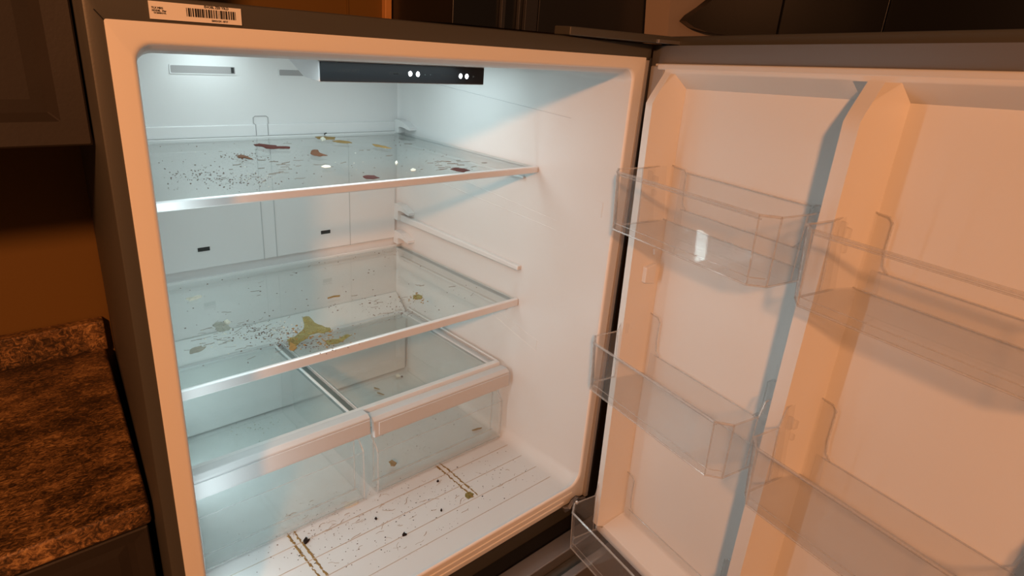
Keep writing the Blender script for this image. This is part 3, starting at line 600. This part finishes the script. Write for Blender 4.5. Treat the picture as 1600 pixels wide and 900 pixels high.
def hairs(name, zp, n, region, mat, label, seed, rad=(.0002, .0005), ln=(.008, .03)):
    rnd = random.Random(seed); m = MB()
    for i in range(n):
        x, y = region(rnd); a = rnd.uniform(-.5, .5) + (math.pi if rnd.random() < .5 else 0); L = rnd.uniform(*ln); k = rnd.randint(3, 5); r = rnd.uniform(*rad)
        pts = []
        for j in range(k):
            pts.append((x, y, zp + r * .6)); x += L / k * math.cos(a); y += L / k * math.sin(a); a += rnd.uniform(-.7, .7)
        m.tube(pts, r, 4)
    return m.build(name, mat, None, label=label, cat='dried streaks', kind='stuff')
S_STRK = smat('dried_grey_brown_streak', (0.20, 0.16, 0.12))
hairs('dried_streaks', ZA, 60, mix([quad([(300, 228), (620, 214), (740, 258), (300, 298)], ZA), gaus(440, 262, 40, 12, ZA), gaus(700, 258, 25, 5, ZA)]), S_STRK, 'fine dried streaks across the upper shelf', 31)
hairs('dried_streaks', ZB_, 90, mix([quad([(290, 450), (610, 390), (760, 462), (310, 580)], ZB_), gaus(410, 520, 40, 12, ZB_), gaus(600, 482, 35, 10, ZB_), gaus(340, 525, 30, 14, ZB_)]), S_STRK, 'fine dried streaks across the lower shelf', 32)
hairs('dried_streaks', ZFL, 60, mix([gaus(650, 775, 60, 25, ZFL), gaus(520, 810, 40, 18, ZFL), quad([(470, 860), (780, 700), (830, 740), (620, 880)], ZFL)]), smat('dried_tan_streak', (0.36, 0.28, 0.20)), 'fine tan streaks on the fridge floor', 33)
# rusty drip tracks running from under the drawers to the front
def track(x, y0, y1, seed, label):
    rnd = random.Random(seed); m = MB()
    for off in (-.009, .003):
        y = y0
        while y < y1:
            l = rnd.uniform(.002, .008); wd = rnd.uniform(.0008, .0028); xx = x + off + rnd.uniform(-.0012, .0012)
            m.hexa([(xx - wd, y, ZFL), (xx + wd, y, ZFL), (xx + wd * .7, y + l, ZFL), (xx - wd, y + l, ZFL), (xx - wd * .6, y, ZFL + .0006), (xx + wd * .6, y, ZFL + .0006), (xx + wd * .4, y + l, ZFL + .0006), (xx - wd * .6, y + l, ZFL + .0006)])
            y += l * rnd.uniform(.7, 1.3)
    m.build('drip_track', S_TAN, None, label=label, cat='stain', kind='stuff')
track(0.232, 0.098, 0.238, 5, 'double brown drip track on the fridge floor in front of the left drawer')
track(0.575, 0.110, 0.240, 6, 'double brown drip track on the fridge floor in front of the right drawer')

# ================================================================== kitchen left of the refrigerator
def counter_mat():
    m, nt, b = newmat('brown_marbled_laminate')
    tc = nt.nodes.new('ShaderNodeTexCoord')
    mp = nt.nodes.new('ShaderNodeMapping'); mp.inputs['Scale'].default_value = (1, 1.6, 1); nt.links.new(tc.outputs['Object'], mp.inputs['Vector'])
    n1 = nt.nodes.new('ShaderNodeTexNoise'); n1.inputs['Scale'].default_value = 85; n1.inputs['Detail'].default_value = 9; n1.inputs['Roughness'].default_value = .72; n1.inputs['Distortion'].default_value = 1.6
    n2 = nt.nodes.new('ShaderNodeTexNoise'); n2.inputs['Scale'].default_value = 14; n2.inputs['Detail'].default_value = 4
    for q in (n1, n2): nt.links.new(mp.outputs[0], q.inputs['Vector'])
    ad = nt.nodes.new('ShaderNodeMath'); ad.operation = 'MULTIPLY_ADD'; ad.inputs[1].default_value = .45; nt.links.new(n2.outputs['Fac'], ad.inputs[0]); nt.links.new(n1.outputs['Fac'], ad.inputs[2])
    cr = nt.nodes.new('ShaderNodeValToRGB'); e = cr.color_ramp.elements
    e[0].position = .56; e[0].color = (.02, .012, .008, 1); e[1].position = .92; e[1].color = (.62, .36, .14, 1)
    x = e.new(.68); x.color = (.08, .045, .02, 1); x = e.new(.78); x.color = (.25, .13, .05, 1)
    nt.links.new(ad.outputs[0], cr.inputs[0]); nt.links.new(cr.outputs[0], b.inputs['Base Color'])
    b.inputs['Roughness'].default_value = .35
    bp = nt.nodes.new('ShaderNodeBump'); bp.inputs['Strength'].default_value = .25; bp.inputs['Distance'].default_value = .001
    nt.links.new(n1.outputs['Fac'], bp.inputs['Height']); nt.links.new(bp.outputs['Normal'], b.inputs['Normal'])
    return m
LAM = counter_mat()
CAB = plain('dark_brown_cabinet_paint', (0.031, 0.025, 0.020), 0.4, bump=.1, bscale=250, var=.15, vscale=20)
cx = lambda y: 0.0005 + (y - .171) * 0.1035
ct = MB().hexa([(-1.2, 0.176, -0.690), (cx(.176), 0.176, -0.690), (cx(.755), 0.755, -0.690), (-1.2, 0.755, -0.690),
                (-1.2, 0.172, -0.650), (cx(.171), 0.172, -0.650), (cx(.755), 0.755, -0.650), (-1.2, 0.755, -0.650)]).build('countertop', LAM, None, bevel=0.006, seg=3, label='dark brown marbled laminate countertop left of the refrigerator', cat='countertop')
org = ct.location
MB().hexa([(-1.2, 0.728, -0.655), (0.0625, 0.728, -0.655), (0.0650, 0.757, -0.655), (-1.2, 0.757, -0.655),
           (-1.2, 0.730, -0.589), (0.0630, 0.730, -0.589), (0.0650, 0.757, -0.589), (-1.2, 0.757, -0.589)]).build('backsplash', LAM, ct, bevel=0.003)
def panel_door(mbx, x0, x1, y, z0, z1, rail, parent, mat):
    """frame and raised panel door lying in the xz plane, facing -y"""
    d = MB()
    d.loft([rrect(x0 + rail + .014, x1 - rail - .014, z0 + rail + .014, z1 - rail - .014, rr4(.001), y - .006, 1), rrect(x0 + rail, x1 - rail, z0 + rail, z1 - rail, rr4(.001), y - .004, 1)], cap0=True)
    d.build('raised_panel', mat, parent)
    f = MB().loft([rrect(x0 + rail, x1 - rail, z0 + rail, z1 - rail, rr4(.001), y - .004, 1), rrect(x0 + rail - .008, x1 - rail + .008, z0 + rail - .008, z1 - rail + .008, rr4(.001), y - .016, 1),
                   rrect(x0 + .002, x1 - .002, z0 + .002, z1 - .002, rr4(.001), y - .018, 1), rrect(x0, x1, z0, z1, rr4(.001), y - .016, 1), rrect(x0, x1, z0, z1, rr4(.001), y, 1)])
    f.build('door_frame', mat, parent)
bc = empty('base_cabinet', (-0.6, 0.46, -1.70), 'dark brown base cabinet under the marbled countertop', 'cabinet')
MB().box(-1.2, 0.000, 0.215, 0.755, -1.70, -0.692).build('body', CAB, bc)
dd = MB().box(-0.42, -0.0035, 0.205, 0.2148, -1.55, -0.700).build('door', CAB, bc); panel_door(None, -0.42, -0.0035, 0.205, -1.55, -0.700, 0.028, dd, CAB)
uc = empty('upper_cabinet', (-0.6, 0.45, -0.1345), 'dark brown wall cabinet hanging above the countertop', 'cabinet')
MB().box(-1.2, 0.000, 0.168, 0.758, -0.1345, 0.62).build('body', CAB, uc, bevel=.002)
dd = MB().box(-0.40, -0.0005, 0.158, 0.168, -0.1335, 0.60).build('door', CAB, uc); panel_door(None, -0.40, -0.0005, 0.158, -0.1335, 0.60, 0.034, dd, CAB)

# ================================================================== behind and above
TRIMM = plain('orange_wood_trim', (0.62, 0.30, 0.09), 0.5, var=.12, vscale=20)
MB().box(0.742, 0.760, 0.742, 0.760, -1.65, 0.9).build('trim_1', TRIMM, kind='structure', bevel=.002)
MB().box(0.648, 0.652, 0.756, 0.7602, -1.65, 0.9).build('trim_2', WALLM, kind='structure')
BCAB = plain('black_cabinet_gloss', (0.010, 0.010, 0.010), 0.3); BGREY = plain('black_grey_metal', (0.06, 0.06, 0.065), 0.35, .4)
kb = empty('black_wall_cabinet', (1.05, 0.6, 0.03), 'black wall cabinet seen above the refrigerator top', 'cabinet')
MB().box(0.7615, 1.60, 0.50, 0.758, 0.036, 0.75).build('body', BCAB, kb, bevel=.003)
def xat(px, y): return float(on_plane(px, 20, 1, y)[0])
for a, b, mt in ((784, 790, BGREY), (811, 813.5, BGREY), (821, 840, BGREY)):
    MB().box(xat(a, .49), xat(b, .49), 0.49, 0.4995, 0.037, 0.74).build('door_stile', mt, kb, bevel=.001)
MB().box(xat(842, .494), xat(1025, .494), 0.494, 0.4998, 0.037, 0.74).build('door', plain('black_door_panel', (.02, .02, .022), .3), kb, bevel=.001)
# flared black hood right of the refrigerator
hd = empty('range_hood', (1.6, 0.3, 0.06), 'glossy black flared hood rising behind the open door', 'range hood')
HOOD = plain('gloss_black_hood', (0.012, 0.010, 0.008), 0.22); HTAN = plain('taupe_hood_reflection', (0.45, 0.36, 0.30), 0.3)  # taupe is the colour of a reflection painted beside the black canopy
c0 = [on_plane(px, py, 1, 0.385) for px, py in ((1118, -10), (1113, 0), (1098, 12), (1080, 24), (1072, 33), (1085, 43), (1105, 50), (1150, 57), (1195, 62))]
prof = [tuple(p) for p in c0]
MB().slab(prof + [(2.0, .385, prof[-1][2]), (2.0, .385, .9), (prof[0][0] + .25, .385, .9)], (0, 0.022, 0)).build('canopy', HOOD, hd, smooth=True)
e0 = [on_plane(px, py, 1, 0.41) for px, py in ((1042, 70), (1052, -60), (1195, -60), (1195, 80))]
MB().slab([tuple(p) for p in e0], (0, .08, 0)).build('painted_reflection', HTAN, hd)  # flat taupe slab stands in for a reflection on the black gloss

pc = empty('tall_cabinet', (2.3, 0.1, -1.70), 'tall black cabinet standing in the dark behind the open door', 'cabinet')
MB().box(2.02, 2.6, -0.60, 0.755, -1.70, 0.95).build('body', BCAB, pc, bevel=.003)
MB().box(2.008, 2.0195, -0.59, 0.06, -1.60, 0.94).build('door', BCAB, pc, bevel=.002)
MB().box(2.008, 2.0195, 0.065, 0.745, -1.60, 0.94).build('door', BCAB, pc, bevel=.002)
